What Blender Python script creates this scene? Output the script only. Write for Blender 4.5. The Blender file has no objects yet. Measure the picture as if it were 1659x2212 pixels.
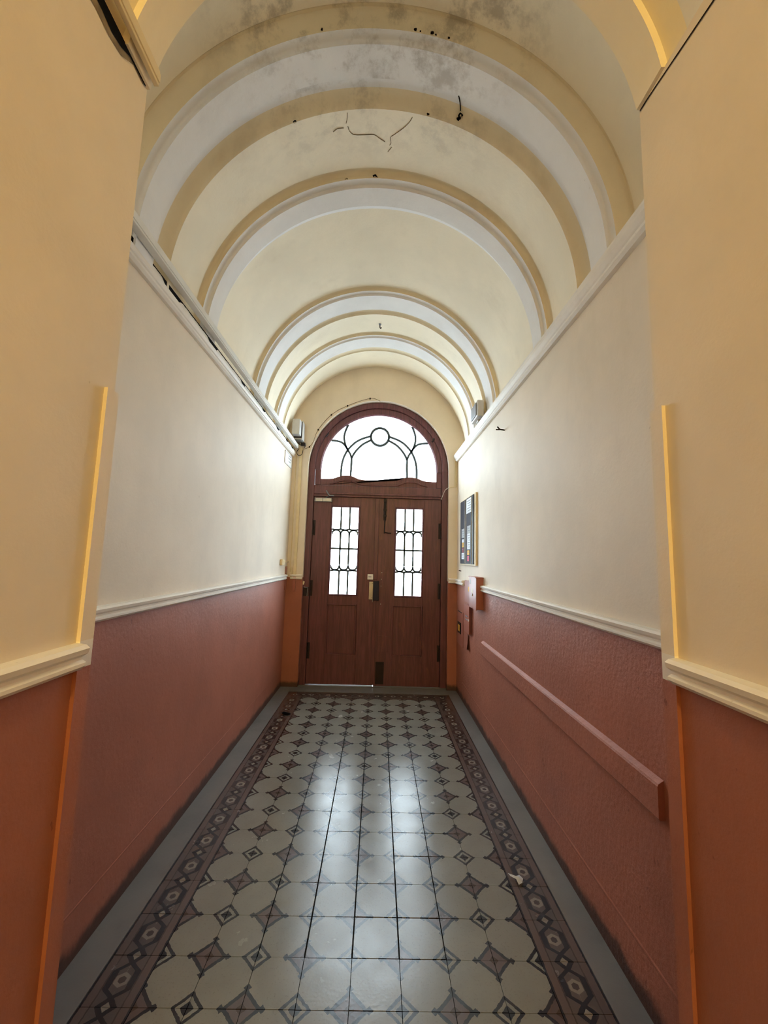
import bpy, bmesh, math, random
from mathutils import Vector, Matrix
random.seed(7)
scene = bpy.context.scene
C = scene.collection

# ------------------------------------------------------------------ camera
PITCH, YAW, ROLL, FPX = 0.1142, 0.0124, 0.0278, 879.97
fw = Vector((math.sin(YAW) * math.cos(PITCH), math.cos(YAW) * math.cos(PITCH), math.sin(PITCH)))
rt0 = Vector((math.cos(YAW), -math.sin(YAW), 0))
up0 = rt0.cross(fw)
rt = rt0 * math.cos(ROLL) + up0 * math.sin(ROLL)
up = -rt0 * math.sin(ROLL) + up0 * math.cos(ROLL)
cam_data = bpy.data.cameras.new('camera')
cam = bpy.data.objects.new('camera', cam_data)
C.objects.link(cam)
M = Matrix((rt, up, -fw)).transposed().to_4x4()
M.translation = Vector((0, 0, 1.6))
cam.matrix_world = M
cam_data.sensor_fit = 'VERTICAL'
cam_data.sensor_height = 36.0
cam_data.lens = FPX * 36.0 / 2212.0
cam_data.clip_start = 0.02
scene.camera = cam

# ------------------------------------------------------------------ world (overcast daylight in the street)
world = bpy.data.worlds.new('sky')
scene.world = world
world.use_nodes = True
bg = world.node_tree.nodes['Background']
bg.inputs['Color'].default_value = (0.85, 0.93, 1.0, 1)
bg.inputs['Strength'].default_value = 23.5

def portal(name, loc, sx, sz):
    ld = bpy.data.lights.new(name, 'AREA')
    ld.shape = 'RECTANGLE'; ld.size = sx; ld.size_y = sz
    ld.cycles.is_portal = True
    o = bpy.data.objects.new(name, ld); C.objects.link(o)
    o.location = loc
    o.rotation_euler = (math.radians(-90), 0, 0)      # faces -Y, into the passage
    return o
portal('fanlight_portal', (-0.016, 5.47, 3.08), 1.56, 0.94)
portal('leaf_portal', (-0.44, 5.47, 1.695), 0.38, 1.17)
portal('leaf_portal', (0.405, 5.47, 1.695), 0.38, 1.17)

LAMP_WATTS = 205.0
LAMP_COLOR = (1.0, 0.72, 0.215)

# ------------------------------------------------------------------ exposure
vs = scene.view_settings
vs.view_transform = 'Standard'; vs.look = 'None'
vs.exposure = 0.0; vs.gamma = 1.0; vs.use_curve_mapping = False
scene.cycles.use_denoising = True
scene.cycles.max_bounces = 12
scene.cycles.diffuse_bounces = 8
scene.cycles.transparent_max_bounces = 12
scene.cycles.sample_clamp_indirect = 6.0
scene.cycles.blur_glossy = 0.5
scene.cycles.filter_width = 1.0

# ------------------------------------------------------------------ dimensions
XL, XR = -1.1517, 1.0195          # far walls
NL, NR, NY = -0.735, 0.760, 1.085   # near pilaster walls and their end
YE = 5.25                          # end wall
RAIL = 1.315
T, X0, Y0 = 0.1908, -0.0562, 1.6426  # tile size and lattice origin
VX, VZ = -0.06, 2.98               # vault axis

# ------------------------------------------------------------------ material helpers
def lin(c):
    return tuple(((v / 255.0) / 12.92 if v / 255.0 <= 0.04045 else ((v / 255.0 + 0.055) / 1.055) ** 2.4) for v in c)

class S:
    """socket wrapper with arithmetic"""
    def __init__(self, nt, s): self.nt, self.s = nt, s
    def _m(self, op, *a):
        n = self.nt.nodes.new('ShaderNodeMath'); n.operation = op
        for i, v in enumerate((self,) + a):
            if isinstance(v, S): self.nt.links.new(v.s, n.inputs[i])
            else: n.inputs[i].default_value = v
        return S(self.nt, n.outputs[0])
    def __add__(self, o): return self._m('ADD', o)
    def __sub__(self, o): return self._m('SUBTRACT', o)
    def __mul__(self, o): return self._m('MULTIPLY', o)
    def __truediv__(self, o): return self._m('DIVIDE', o)
    def lt(self, o): return self._m('LESS_THAN', o)
    def gt(self, o): return self._m('GREATER_THAN', o)
    def abs(self): return self._m('ABSOLUTE')
    def round(self): return self._m('ROUND')
    def min(self, o): return self._m('MINIMUM', o)
    def max(self, o): return self._m('MAXIMUM', o)
    def mod(self, o): return self._m('MODULO', o)
    def smooth(self, a, b):
        n = self.nt.nodes.new('ShaderNodeMapRange'); n.interpolation_type = 'SMOOTHSTEP'
        self.nt.links.new(self.s, n.inputs[0]); n.inputs[1].default_value = a; n.inputs[2].default_value = b
        return S(self.nt, n.outputs[0])

def mixc(nt, fac, a, b):
    n = nt.nodes.new('ShaderNodeMix'); n.data_type = 'RGBA'
    if isinstance(fac, S): nt.links.new(fac.s, n.inputs[0])
    else: n.inputs[0].default_value = fac
    for v, k in ((a, 6), (b, 7)):
        if isinstance(v, tuple): n.inputs[k].default_value = v + (1,)
        else: nt.links.new(v, n.inputs[k])
    return n.outputs[2]

def noise(nt, scale, detail=4, rough=0.55, coord=None, stretch=None):
    if coord is None:
        coord = nt.nodes.new('ShaderNodeNewGeometry').outputs['Position']
    if stretch:
        m = nt.nodes.new('ShaderNodeMapping'); m.inputs['Scale'].default_value = stretch
        nt.links.new(coord, m.inputs['Vector']); coord = m.outputs[0]
    n = nt.nodes.new('ShaderNodeTexNoise')
    n.inputs['Scale'].default_value = scale; n.inputs['Detail'].default_value = detail; n.inputs['Roughness'].default_value = rough
    nt.links.new(coord, n.inputs['Vector'])
    return S(nt, n.outputs['Fac'])

def new_mat(name):
    m = bpy.data.materials.new(name); m.use_nodes = True
    nt = m.node_tree
    return m, nt, nt.nodes['Principled BSDF']

def set_bump(nt, b, h, strength, dist):
    n = nt.nodes.new('ShaderNodeBump'); n.inputs['Strength'].default_value = strength; n.inputs['Distance'].default_value = dist
    nt.links.new(h.s, n.inputs['Height']); nt.links.new(n.outputs[0], b.inputs['Normal'])

def plain(name, col, rough=0.6, metal=0.0, spec=0.4, var=0.12, vscale=9.0):
    m, nt, b = new_mat(name)
    c = lin(col)
    f = noise(nt, vscale)
    out = mixc(nt, f.smooth(0.3, 0.7), tuple(v * (1 - var) for v in c), tuple(min(1, v * (1 + var)) for v in c))
    nt.links.new(out, b.inputs['Base Color'])
    b.inputs['Roughness'].default_value = rough; b.inputs['Metallic'].default_value = metal
    b.inputs['Specular IOR Level'].default_value = spec
    return m

def paint(name, col, dirty=None, dirt_amt=0.0, rough=0.62, bump=0.25, bdist=0.004, bscale=60, var=0.06, base_grime=False, soot=False, spec=0.35):
    m, nt, b = new_mat(name)
    c = lin(col)
    big = noise(nt, 1.7, 5, 0.6)
    col_s = mixc(nt, big.smooth(0.32, 0.68), tuple(v * (1 - var) for v in c), tuple(min(1, v * (1 + var * 0.6)) for v in c))
    if dirty:
        st = noise(nt, 3.2, 6, 0.65, stretch=(1, 1, 0.35))
        col_s = mixc(nt, st.smooth(0.52, 0.78) * dirt_amt, col_s, lin(dirty))
        sp = noise(nt, 38, 2, 0.5)
        col_s = mixc(nt, sp.smooth(0.76, 0.80) * 0.25, col_s, lin(dirty))
    pos = nt.nodes.new('ShaderNodeNewGeometry')
    sep = nt.nodes.new('ShaderNodeSeparateXYZ'); nt.links.new(pos.outputs['Position'], sep.inputs[0])
    if soot:      # old soot patches around the crown of the first ribs
        x, y, z = (S(nt, sep.outputs[i]) for i in range(3))
        q = noise(nt, 5.5, 7, 0.7)
        near = (y.smooth(2.5, 1.5)) * (z.smooth(3.75, 4.02))
        col_s = mixc(nt, q.smooth(0.47, 0.66) * near * 0.55, col_s, lin((120, 105, 84)))
    if base_grime:  # scuffed grime line left by wet mopping along the foot of the wall
        z = S(nt, sep.outputs[2])
        e = noise(nt, 9, 5, 0.6)
        g = (z - (e * 0.09)).smooth(0.045, -0.005)
        col_s = mixc(nt, g * 0.85, col_s, lin((48, 38, 34)))
        fl = noise(nt, 26, 3, 0.6, stretch=(1, 1, 0.5))
        col_s = mixc(nt, fl.smooth(0.70, 0.74) * 0.5, col_s, lin((92, 48, 38)))
    nt.links.new(col_s, b.inputs['Base Color'])
    b.inputs['Roughness'].default_value = rough
    b.inputs['Specular IOR Level'].default_value = spec
    h1 = noise(nt, bscale, 4, 0.6); h2 = noise(nt, 6, 3, 0.5)
    set_bump(nt, b, h1 * 0.6 + h2 * 1.2, bump, bdist)
    return m

def wood(name, col, dark, worn=None, rough=0.42):
    m, nt, b = new_mat(name)
    tc = nt.nodes.new('ShaderNodeTexCoord')
    pos = nt.nodes.new('ShaderNodeNewGeometry').outputs['Position']
    g = noise(nt, 14, 6, 0.65, pos, (3.0, 3.0, 0.22))
    col_s = mixc(nt, g.smooth(0.35, 0.68), lin(dark), lin(col))
    p = noise(nt, 3.0, 5, 0.6, pos)
    col_s = mixc(nt, p.smooth(0.45, 0.75) * 0.45, col_s, lin(dark))
    if worn:
        w = noise(nt, 4.5, 6, 0.7, pos, (1.6, 1, 0.6))
        col_s = mixc(nt, w.smooth(0.56, 0.74) * 0.75, col_s, lin(worn))
    nt.links.new(col_s, b.inputs['Base Color'])
    r = noise(nt, 10, 4, 0.6, pos)
    rr = r * 0.25 + (rough - 0.12)
    nt.links.new(rr.s, b.inputs['Roughness'])
    set_bump(nt, b, g + p * 0.5, 0.22, 0.003)
    return m

def floor_mat():
    m, nt, b = new_mat('cement_tile')
    pos = nt.nodes.new('ShaderNodeNewGeometry').outputs['Position']
    sep = nt.nodes.new('ShaderNodeSeparateXYZ'); nt.links.new(pos, sep.inputs[0])
    jit = (noise(nt, 55, 3, 0.6, pos) - 0.5) * 0.07
    u = (S(nt, sep.outputs[0]) - X0) / T
    v = (S(nt, sep.outputs[1]) - Y0) / T
    ru, rv = u.round(), v.round()
    a, bb = (u - ru).abs(), (v - rv).abs()
    par = (ru + rv + 100.0).mod(2.0)
    small = par.gt(0.5)
    d = a + bb + a * bb * 0.3 + jit
    cream, black = lin((140, 134, 118)), lin((20, 18, 21))
    red, core = lin((78, 64, 61)), lin((58, 43, 37))
    wear = noise(nt, 2.3, 5, 0.6, pos)
    fine = noise(nt, 120, 2, 0.5, pos)
    base = mixc(nt, wear.smooth(0.2, 0.8), lin((106, 104, 97)), lin((117, 116, 109)))
    base = mixc(nt, fine.smooth(0.58, 0.72) * 0.35, base, lin((88, 84, 74)))
    # large motif
    knob = ((a.max(bb) - 0.385).abs() + a.min(bb) + jit).lt(0.078)
    big = mixc(nt, d.lt(0.385), base, black)
    big = mixc(nt, knob, big, black)
    big = mixc(nt, d.lt(0.285), big, red)
    big = mixc(nt, d.lt(0.105), big, core)
    # small motif
    sm = mixc(nt, d.lt(0.315), base, black)
    sm = mixc(nt, d.lt(0.225), sm, base)
    sm = mixc(nt, d.lt(0.135), sm, black)
    field = mixc(nt, small, big, sm)
    # border: chain of hexagons and diamonds
    endm = v.gt(17.0)
    ca, sa = u.abs() - 4.5, bb
    cb, sb = v - 17.5, a
    c = ca + (cb - ca) * endm
    s = sa + (sb - sa) * endm
    ac = c.abs() + jit * 0.5
    w1 = (s.max(0.0) * (-0.15 / 0.16) + 0.15).max(0.0)
    w2 = ((s - 0.16) * (0.215 / 0.16)).max(0.0).min(0.215)
    w = w1 + w2
    brown, tan, dred = lin((74, 64, 60)), lin((112, 104, 95)), lin((54, 43, 41))
    bc = mixc(nt, (ac.lt(w1) + 0.0), brown, tan)
    hx = ac.max(ac * 0.5 + (s * -1.0 + 0.5) * 0.87)
    bc = mixc(nt, hx.lt(0.135), bc, tan)
    bc = mixc(nt, hx.lt(0.068), bc, dred)
    bc = mixc(nt, (ac - w).abs().lt(0.062), bc, black)
    strip = lin((80, 66, 61))
    bc = mixc(nt, ac.gt(0.275), bc, dred)
    bc = mixc(nt, ac.gt(0.305), bc, strip)
    bc = mixc(nt, ac.gt(0.455), bc, black)
    isb = u.abs().gt(4.0).max(endm)
    col_s = mixc(nt, isb, field, bc)
    # general foot-worn dirt
    dirt = noise(nt, 5.0, 6, 0.7, pos)
    col_s = mixc(nt, dirt.smooth(0.45, 0.85) * 0.22, col_s, lin((70, 65, 57)))
    nt.links.new(col_s, b.inputs['Base Color'])
    rgh = noise(nt, 7, 5, 0.6, pos) * 0.20 + 0.14
    nt.links.new(rgh.s, b.inputs['Roughness'])
    b.inputs['Specular IOR Level'].default_value = 0.45
    vor = nt.nodes.new('ShaderNodeTexVoronoi'); vor.inputs['Scale'].default_value = 95
    nt.links.new(pos, vor.inputs['Vector'])
    set_bump(nt, b, S(nt, vor.outputs['Distance']) * 0.25 + noise(nt, 9, 3, 0.5, pos) * 0.6, 0.10, 0.004)
    return m

def glass_mat():
    m = bpy.data.materials.new('frosted_glass'); m.use_nodes = True
    nt = m.node_tree; nt.nodes.clear()
    out = nt.nodes.new('ShaderNodeOutputMaterial')
    tr = nt.nodes.new('ShaderNodeBsdfTransparent'); tr.inputs[0].default_value = (0.86, 0.95, 0.98, 1)
    tl = nt.nodes.new('ShaderNodeBsdfTranslucent'); tl.inputs[0].default_value = (0.86, 0.95, 0.98, 1)
    gl = nt.nodes.new('ShaderNodeBsdfGlossy'); gl.inputs['Roughness'].default_value = 0.2
    mx = nt.nodes.new('ShaderNodeMixShader'); mx.inputs[0].default_value = 0.35
    nt.links.new(tr.outputs[0], mx.inputs[1]); nt.links.new(tl.outputs[0], mx.inputs[2])
    m2 = nt.nodes.new('ShaderNodeMixShader'); m2.inputs[0].default_value = 0.05
    nt.links.new(mx.outputs[0], m2.inputs[1]); nt.links.new(gl.outputs[0], m2.inputs[2])
    n = noise(nt, 30, 3, 0.5, stretch=(2.5, 1, 0.25))
    bp = nt.nodes.new('ShaderNodeBump'); bp.inputs['Strength'].default_value = 0.4
    nt.links.new(n.s, bp.inputs['Height'])
    nt.links.new(bp.outputs[0], gl.inputs['Normal']); nt.links.new(bp.outputs[0], tl.inputs['Normal'])
    nt.links.new(m2.outputs[0], out.inputs['Surface'])
    return m

M_CREAM = paint('cream_wall_paint', (229, 217, 198), (150, 130, 98), 0.10)
M_VAULT = paint('cream_vault_paint', (237, 227, 203), (160, 140, 106), 0.16, soot=True, bump=0.3)
M_WHITE = paint('white_stucco_paint', (234, 235, 236), (150, 138, 118), 0.14, soot=True, bump=0.3)
M_OCHRE = paint('ochre_moulding_paint', (228, 215, 184), (150, 130, 96), 0.25, soot=True, bump=0.3)
M_RAILP = paint('white_rail_paint', (236, 232, 224), (150, 135, 110), 0.18, rough=0.5, bump=0.2)
M_BRICK = paint('brick_red_paint', (164, 103, 83), (108, 62, 50), 0.25, rough=0.55, bump=0.4, bdist=0.006, bscale=45, var=0.10, base_grime=True)
M_BRICKR = paint('brick_red_roughcast', (164, 103, 83), (108, 62, 50), 0.25, rough=0.55, bump=0.55, bdist=0.008, bscale=48, var=0.10, base_grime=True)
M_BRICKB = paint('brick_red_enamel', (160, 98, 82), (92, 50, 40), 0.2, rough=0.4, bump=0.15)
M_WOOD = wood('dark_red_wood', (108, 60, 66), (82, 44, 50))
M_WOODW = wood('worn_red_wood', (106, 59, 64), (80, 43, 48), (126, 77, 62))
M_WOODF = wood('door_frame_wood', (108, 60, 65), (78, 43, 50))
M_FLOOR = floor_mat()
M_CEMENT = paint('grey_cement', (104, 101, 98), (70, 66, 61), 0.5, rough=0.45, bump=0.3, var=0.12)
M_GROUT = plain('dark_grout', (30, 27, 26), 0.9)
M_GLASS = glass_mat()
M_LEAD = plain('lead_came', (70, 84, 96), 0.5, 0.3)
M_DARK = plain('dark_void', (14, 11, 10), 0.95, spec=0.1)
M_SOOT = plain('soot', (38, 28, 20), 0.95, spec=0.1, var=0.4, vscale=40)
M_CRACK = plain('plaster_crack', (128, 114, 90), 0.9, var=0.3, vscale=30)
M_PVC = plain('white_plastic', (226, 226, 222), 0.4, var=0.04)
M_PVCC = plain('cream_plastic', (222, 206, 168), 0.45, var=0.05)
M_METALW = plain('grey_white_metal', (196, 196, 196), 0.45, var=0.05)
M_GREY = plain('grey_metal', (120, 122, 126), 0.4, 0.3)
M_STEEL = plain('brushed_steel', (170, 172, 172), 0.32, 0.8)
M_BLACK = plain('black_lacquer', (12, 11, 13), 0.5, spec=0.2)
M_IRON = plain('dark_iron', (38, 28, 30), 0.5, 0.4)
M_BLUEBLK = plain('blue_black_metal', (24, 26, 48), 0.5, 0.2)
M_PAPER = plain('white_paper', (226, 230, 234), 0.8, var=0.05)
M_PAPERG = plain('grey_paper', (170, 172, 174), 0.8, var=0.08, vscale=60)
M_YEL = plain('yellow_paper', (214, 164, 62), 0.7)
M_RED = plain('red_paper', (128, 42, 44), 0.7)
M_PINK = plain('pink_paper', (200, 80, 110), 0.7)
M_PRINT = plain('printed_ink', (120, 126, 136), 0.8)
M_BOARD = plain('board_felt', (46, 42, 50), 0.7, spec=0.2)
M_STONE = paint('street_stone', (150, 148, 144), rough=0.8)
M_FACADE = paint('street_facade', (150, 168, 180), rough=0.8)
M_LEAF = plain('dry_brown', (60, 44, 34), 0.9)

# ------------------------------------------------------------------ geometry helpers
def obj(name, bm, mats, parent=None, smooth=False, loc=None):
    me = bpy.data.meshes.new(name)
    bmesh.ops.recalc_face_normals(bm, faces=bm.faces)
    bm.to_mesh(me); bm.free()
    for mm in (mats if isinstance(mats, (list, tuple)) else [mats]): me.materials.append(mm)
    if smooth:
        for p in me.polygons: p.use_smooth = True
    o = bpy.data.objects.new(name, me); C.objects.link(o)
    if loc is not None: o.location = loc
    if parent is not None:
        o.parent = parent
        if loc is None and parent.type == 'EMPTY':
            o.location = (-parent.location[0], -parent.location[1], -parent.location[2])
    return o

def tag(o, label, cat, group=None, kind=None):
    o['label'] = label; o['category'] = cat
    if group: o['group'] = group
    if kind: o['kind'] = kind
    return o

def thing(name, label, cat, loc, group=None, kind=None):
    o = bpy.data.objects.new(name, None); C.objects.link(o)
    o.empty_display_size = 0.05; o.location = loc
    return tag(o, label, cat, group, kind)

def box(bm, x0, x1, y0, y1, z0, z1, mat=0, bev=0.0):
    r = bmesh.ops.create_cube(bm, size=1.0)
    vs_ = r['verts']
    for v in vs_:
        v.co = Vector(((x0 + x1) / 2 + v.co.x * (x1 - x0), (y0 + y1) / 2 + v.co.y * (y1 - y0), (z0 + z1) / 2 + v.co.z * (z1 - z0)))
    fs = set(f for v in vs_ for f in v.link_faces)
    for f in fs: f.material_index = mat
    if bev > 0:
        es = set(e for v in vs_ for e in v.link_edges)
        rr = bmesh.ops.bevel(bm, geom=list(es), offset=bev, segments=2, affect='EDGES', profile=0.6)
        for f in rr['faces']: f.material_index = mat
    return bm

def bx(x0, x1, y0, y1, z0, z1, bev=0.0):
    return box(bmesh.new(), min(x0, x1), max(x0, x1), min(y0, y1), max(y0, y1), min(z0, z1), max(z0, z1), 0, bev)

def loft(bm, rings, mat=0, closed=False, cap=False):
    """rings: list of equal-length point lists"""
    vr = [[bm.verts.new(p) for p in r] for r in rings]
    n = len(vr[0])
    for i in range(len(vr) - 1):
        for j in range(n if closed else n - 1):
            f = bm.faces.new((vr[i][j], vr[i][(j + 1) % n], vr[i + 1][(j + 1) % n], vr[i + 1][j])); f.material_index = mat
    if cap:
        for r in (vr[0], vr[-1]):
            f = bm.faces.new(r); f.material_index = mat
    return bm

def sweep_profile(prof, along, a0, a1, wall, sign):
    """prof: (out, z) pairs; along 'y' (side walls) or 'x' (end wall, out = -y)"""
    bm = bmesh.new()
    rings = []
    for a in (a0, a1):
        rings.append([(wall + sign * o_, a, z) if along == 'y' else (a, wall + sign * o_, z) for o_, z in prof])
    return loft(bm, rings, closed=True, cap=True)

def tube(pts, r, n=8, flat=None, bm=None):
    """swept tube along points; flat=(rx, rz) gives a square bar"""
    bm = bm or bmesh.new()
    P = [Vector(p) for p in pts]
    rings = []
    ref = Vector((0, 1, 0))
    for i, p in enumerate(P):
        t = (P[min(i + 1, len(P) - 1)] - P[max(i - 1, 0)]).normalized()
        if abs(t.dot(ref)) > 0.95: rf = Vector((1, 0, 0))
        else: rf = ref
        s = t.cross(rf).normalized(); q = s.cross(t).normalized()
        if flat:
            rings.append([p + s * (sx * flat[0]) + q * (sy * flat[1]) for sx, sy in ((-1, -1), (1, -1), (1, 1), (-1, 1))])
        else:
            rings.append([p + s * (math.cos(k * 2 * math.pi / n) * r) + q * (math.sin(k * 2 * math.pi / n) * r) for k in range(n)])
    return loft(bm, rings, closed=True, cap=True)

def smoothpts(pts, sub=4):
    """Catmull-Rom through points"""
    P = [Vector(p) for p in pts]
    out = []
    for i in range(len(P) - 1):
        p0 = P[max(i - 1, 0)]; p1 = P[i]; p2 = P[i + 1]; p3 = P[min(i + 2, len(P) - 1)]
        for k in range(sub):
            t = k / sub
            out.append(0.5 * ((2 * p1) + (-p0 + p2) * t + (2 * p0 - 5 * p1 + 4 * p2 - p3) * t * t + (-p0 + 3 * p1 - 3 * p2 + p3) * t ** 3))
    out.append(P[-1])
    return out

def slab_poly(poly, y0, y1):
    """polygon in x,z extruded between y0 and y1"""
    bm = bmesh.new()
    a = [bm.verts.new((x, y0, z)) for x, z in poly]
    b = [bm.verts.new((x, y1, z)) for x, z in poly]
    n = len(poly)
    for i in range(n):
        bm.faces.new((a[i], a[(i + 1) % n], b[(i + 1) % n], b[i]))
    fs = [bm.faces.new(a), bm.faces.new(b)]
    bmesh.ops.triangulate(bm, faces=fs)
    return bm

# ------------------------------------------------------------------ floor
fl = obj('floor', bx(-1.45, 1.35, -5.1, 5.55, -0.12, -0.016), M_GROUT)
tag(fl, 'patterned cement tile floor of the passage with chain borders', 'floor', kind='structure')
tile_me = {}
def tile_mesh(name, sx, sy):
    key = (name, round(sx, 4), round(sy, 4))
    if key not in tile_me:
        bm = bmesh.new()
        r = bmesh.ops.create_cube(bm, size=1.0)
        for v in r['verts']:
            k = 0.994 if v.co.z > 0 else 1.0
            v.co = Vector((v.co.x * sx * k, v.co.y * sy * k, v.co.z * 0.018 - 0.009))
        me = bpy.data.meshes.new(name); bm.to_mesh(me); bm.free(); me.materials.append(M_FLOOR)
        tile_me[key] = me
    return tile_me[key]
def add_tile(name, x, y, sx, sy):
    o = bpy.data.objects.new(name, tile_mesh(name, sx, sy)); C.objects.link(o)
    o.parent = fl; o.location = (x, y, random.uniform(-0.0006, 0.0006))
    o.rotation_euler = (random.gauss(0, 0.0016), random.gauss(0, 0.0016), random.gauss(0, 0.0008))
J0, J1 = -5, 17
for j in range(J0, J1 + 1):
    for i in range(-5, 5):
        border = i in (-5, 4) or j == J1
        g = 0.0014
        gx = 0.0056 if (i in (-1, 0, 1, -2) and 1 <= j <= 12 and not border) else g
        gy = 0.0045 if ((j in (4, 5) and 1 <= i <= 2) or (j in (1, 2) and 0 <= i <= 1)) and not border else g
        add_tile('border_tile' if border else 'tile', X0 + (i + 0.5) * T, Y0 + (j + 0.5) * T, T - gx, T - gy)
ob = obj('worn_tiles', bx(X0 - 5 * T, X0 + 5 * T, -5.0, Y0 + J0 * T - 0.001, -0.016, 0.0), M_FLOOR, fl); ob['kind'] = 'stuff'
obj('edge_strip', bx(XL - 0.02, X0 - 5 * T - 0.001, 1.0, 5.25, -0.016, 0.001), M_CEMENT, fl)
obj('edge_strip', bx(X0 + 5 * T + 0.001, XR + 0.02, 1.0, 5.25, -0.016, 0.001), M_CEMENT, fl)
obj('threshold', bx(X0 - 5 * T, X0 + 5 * T, Y0 + (J1 + 1) * T + 0.001, 5.30, -0.016, 0.002), M_CEMENT, fl)
obj('door_sill', bx(-0.96, 0.92, 5.30, 5.50, -0.016, 0.008), M_CEMENT, fl)

# ------------------------------------------------------------------ walls
def two_tone(name, x0, x1, y0, y1, ztop, lower, zsplit=RAIL + 0.02):
    bm = bmesh.new()
    box(bm, x0, x1, y0, y1, -0.1, zsplit, 0); box(bm, x0, x1, y0, y1, zsplit, ztop, 1)
    return obj(name, bm, [lower, M_CREAM])
w = two_tone('wall_left', XL - 0.3, XL, NY, 5.6, VZ, M_BRICK)
tag(w, 'cream wall with brick-red dado, far section beyond the projecting pier, sign and switch on it', 'wall', kind='structure')
w = two_tone('wall_right', XR, XR + 0.3, NY, 5.6, VZ, M_BRICKR)
tag(w, 'cream wall with rough brick-red dado, display case and meter boxes on it', 'wall', kind='structure')
w = two_tone('wall_near_left', XL - 0.3, NL, -5.0, NY, 2.985, M_BRICK)
tag(w, 'warm-lit projecting pier, yellow above orange-brown dado, with cracked joint under its trunking', 'wall', kind='structure')
w = two_tone('wall_near_right', NR, XR + 0.3, -5.0, NY, 2.985, M_BRICK)
tag(w, 'warm-lit projecting pier, yellow above orange-brown dado, without trunking at its top', 'wall', kind='structure')
w = two_tone('wall_back', -1.45, 1.35, -5.2, -5.0, 4.5, M_BRICK)
tag(w, 'plain wall closing the passage behind the viewer', 'wall', kind='structure')

# end wall with the arched door opening
DX, DZ, DR = -0.02, 2.775, 0.925
def end_wall():
    bm = bmesh.new()
    for x0, x1 in ((-1.45, DX - DR), (DX + DR, 1.35)):
        box(bm, x0, x1, YE, 5.55, -0.1, RAIL + 0.02, 0)
        box(bm, x0, x1, YE, 5.55, RAIL + 0.02, DZ, 1)
    n = 48
    inner, outer = [], []
    for k in range(n + 1):
        t = math.pi * k / n
        cx, cz = math.cos(t), math.sin(t)
        inner.append((DX + DR * cx, DZ + DR * cz))
        sc = min(1.43 / max(abs(cx), 1e-6), (4.5 - DZ) / max(cz, 1e-6))
        outer.append((DX + cx * sc, DZ + cz * sc))
    for a, b in ((YE, 5.55),):
        loft(bm, [[(x, a, z) for x, z in outer], [(x, a, z) for x, z in inner], [(x, b, z) for x, z in inner], [(x, b, z) for x, z in outer]], 1)
    return bm
w = obj('wall_end', end_wall(), [M_BRICK, M_CREAM])
tag(w, 'end wall with the arched opening that holds the street door', 'wall', kind='structure')

# ------------------------------------------------------------------ vault
NA = 72
def arc(y, zc):
    R = zc - VZ
    return [(VX + R, y, VZ - .06)] + [(VX + R * math.cos(math.pi * k / NA), y, VZ + R * math.sin(math.pi * k / NA)) for k in range(NA + 1)] + [(VX - R, y, VZ - .06)]
def cav(y0, z0, y1, z1, n=6):
    """concave quarter: leaves (y0,z0) level and arrives at (y1,z1) upright"""
    return [(y0 + (y1 - y0) * math.sin(k / n * math.pi / 2), z0 + (z1 - z0) * (1 - math.cos(k / n * math.pi / 2))) for k in range(n + 1)]
def vault_piece(name, prof, mat, parent=None, ochre=()):
    bm = bmesh.new()
    for (ya, za), (yb, zb_) in zip(prof, prof[1:]):
        if abs(ya - yb) + abs(za - zb_) < 1e-6: continue
        loft(bm, [arc(ya, za), arc(yb, zb_)], 1 if any(a_ - 1e-4 <= (ya + yb) / 2 <= b_ + 1e-4 for a_, b_ in ochre) else 0)
    bmesh.ops.remove_doubles(bm, verts=bm.verts, dist=1e-5)
    o = obj(name, bm, [mat, M_OCHRE], parent)
    me = o.data
    for p in me.polygons: p.use_smooth = True
    me.set_sharp_from_angle(angle=math.radians(28))
    return o
# rib profiles (crown y, z)
ribA = [(1.574, 4.108), (1.584, 4.119), (1.596, 4.120), (1.606, 4.113), (1.615, 4.099), (1.623, 4.077), (1.628, 4.050)] + [(1.660, 4.052)] + cav(1.660, 4.052, 1.676, 4.034, 4) + [(1.815, 4.034), (1.818, 4.072), (1.885, 4.076)] + cav(1.885, 4.076, 1.962, 4.040)
ribB = [(2.338, 4.082), (2.346, 4.090), (2.358, 4.092), (2.370, 4.089), (2.381, 4.081), (2.388, 4.073), (2.392, 4.062)] + [(2.432, 4.064)] + cav(2.434, 4.064, 2.446, 4.046, 4) + [(2.585, 4.046), (2.588, 4.080), (2.655, 4.092)]
ribC = cav(3.500, 4.100, 3.528, 4.072, 4) + [(3.560, 4.072)] + cav(3.560, 4.072, 3.574, 4.054, 4) + [(3.775, 4.056), (3.778, 4.078), (3.828, 4.078)] + cav(3.828, 4.078, 3.868, 4.054, 5)
ribD = cav(4.255, 4.096, 4.280, 4.070, 4) + [(4.302, 4.070)] + cav(4.302, 4.070, 4.314, 4.054, 4) + [(4.500, 4.056), (4.503, 4.078), (4.560, 4.078)] + cav(4.560, 4.078, 4.606, 4.058, 5)
ceil_o = vault_piece('ceiling', [(2.655, 4.092), (2.75, 4.100), (3.2, 4.102), (3.500, 4.100)], M_VAULT)
tag(ceil_o, 'cream barrel vault over the passage', 'ceiling', kind='structure')
vault_piece('vault_bay', [(NY, 4.124), (1.3, 4.118), ribA[0]], M_VAULT, ceil_o)
bayAB = vault_piece('vault_bay', [ribA[-1], (2.10, 4.056), (2.25, 4.080), ribB[0]], M_VAULT, ceil_o)
vault_piece('vault_bay', [ribC[-1], (4.0, 4.072), (4.15, 4.086), ribD[0]], M_VAULT, ceil_o)
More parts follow.
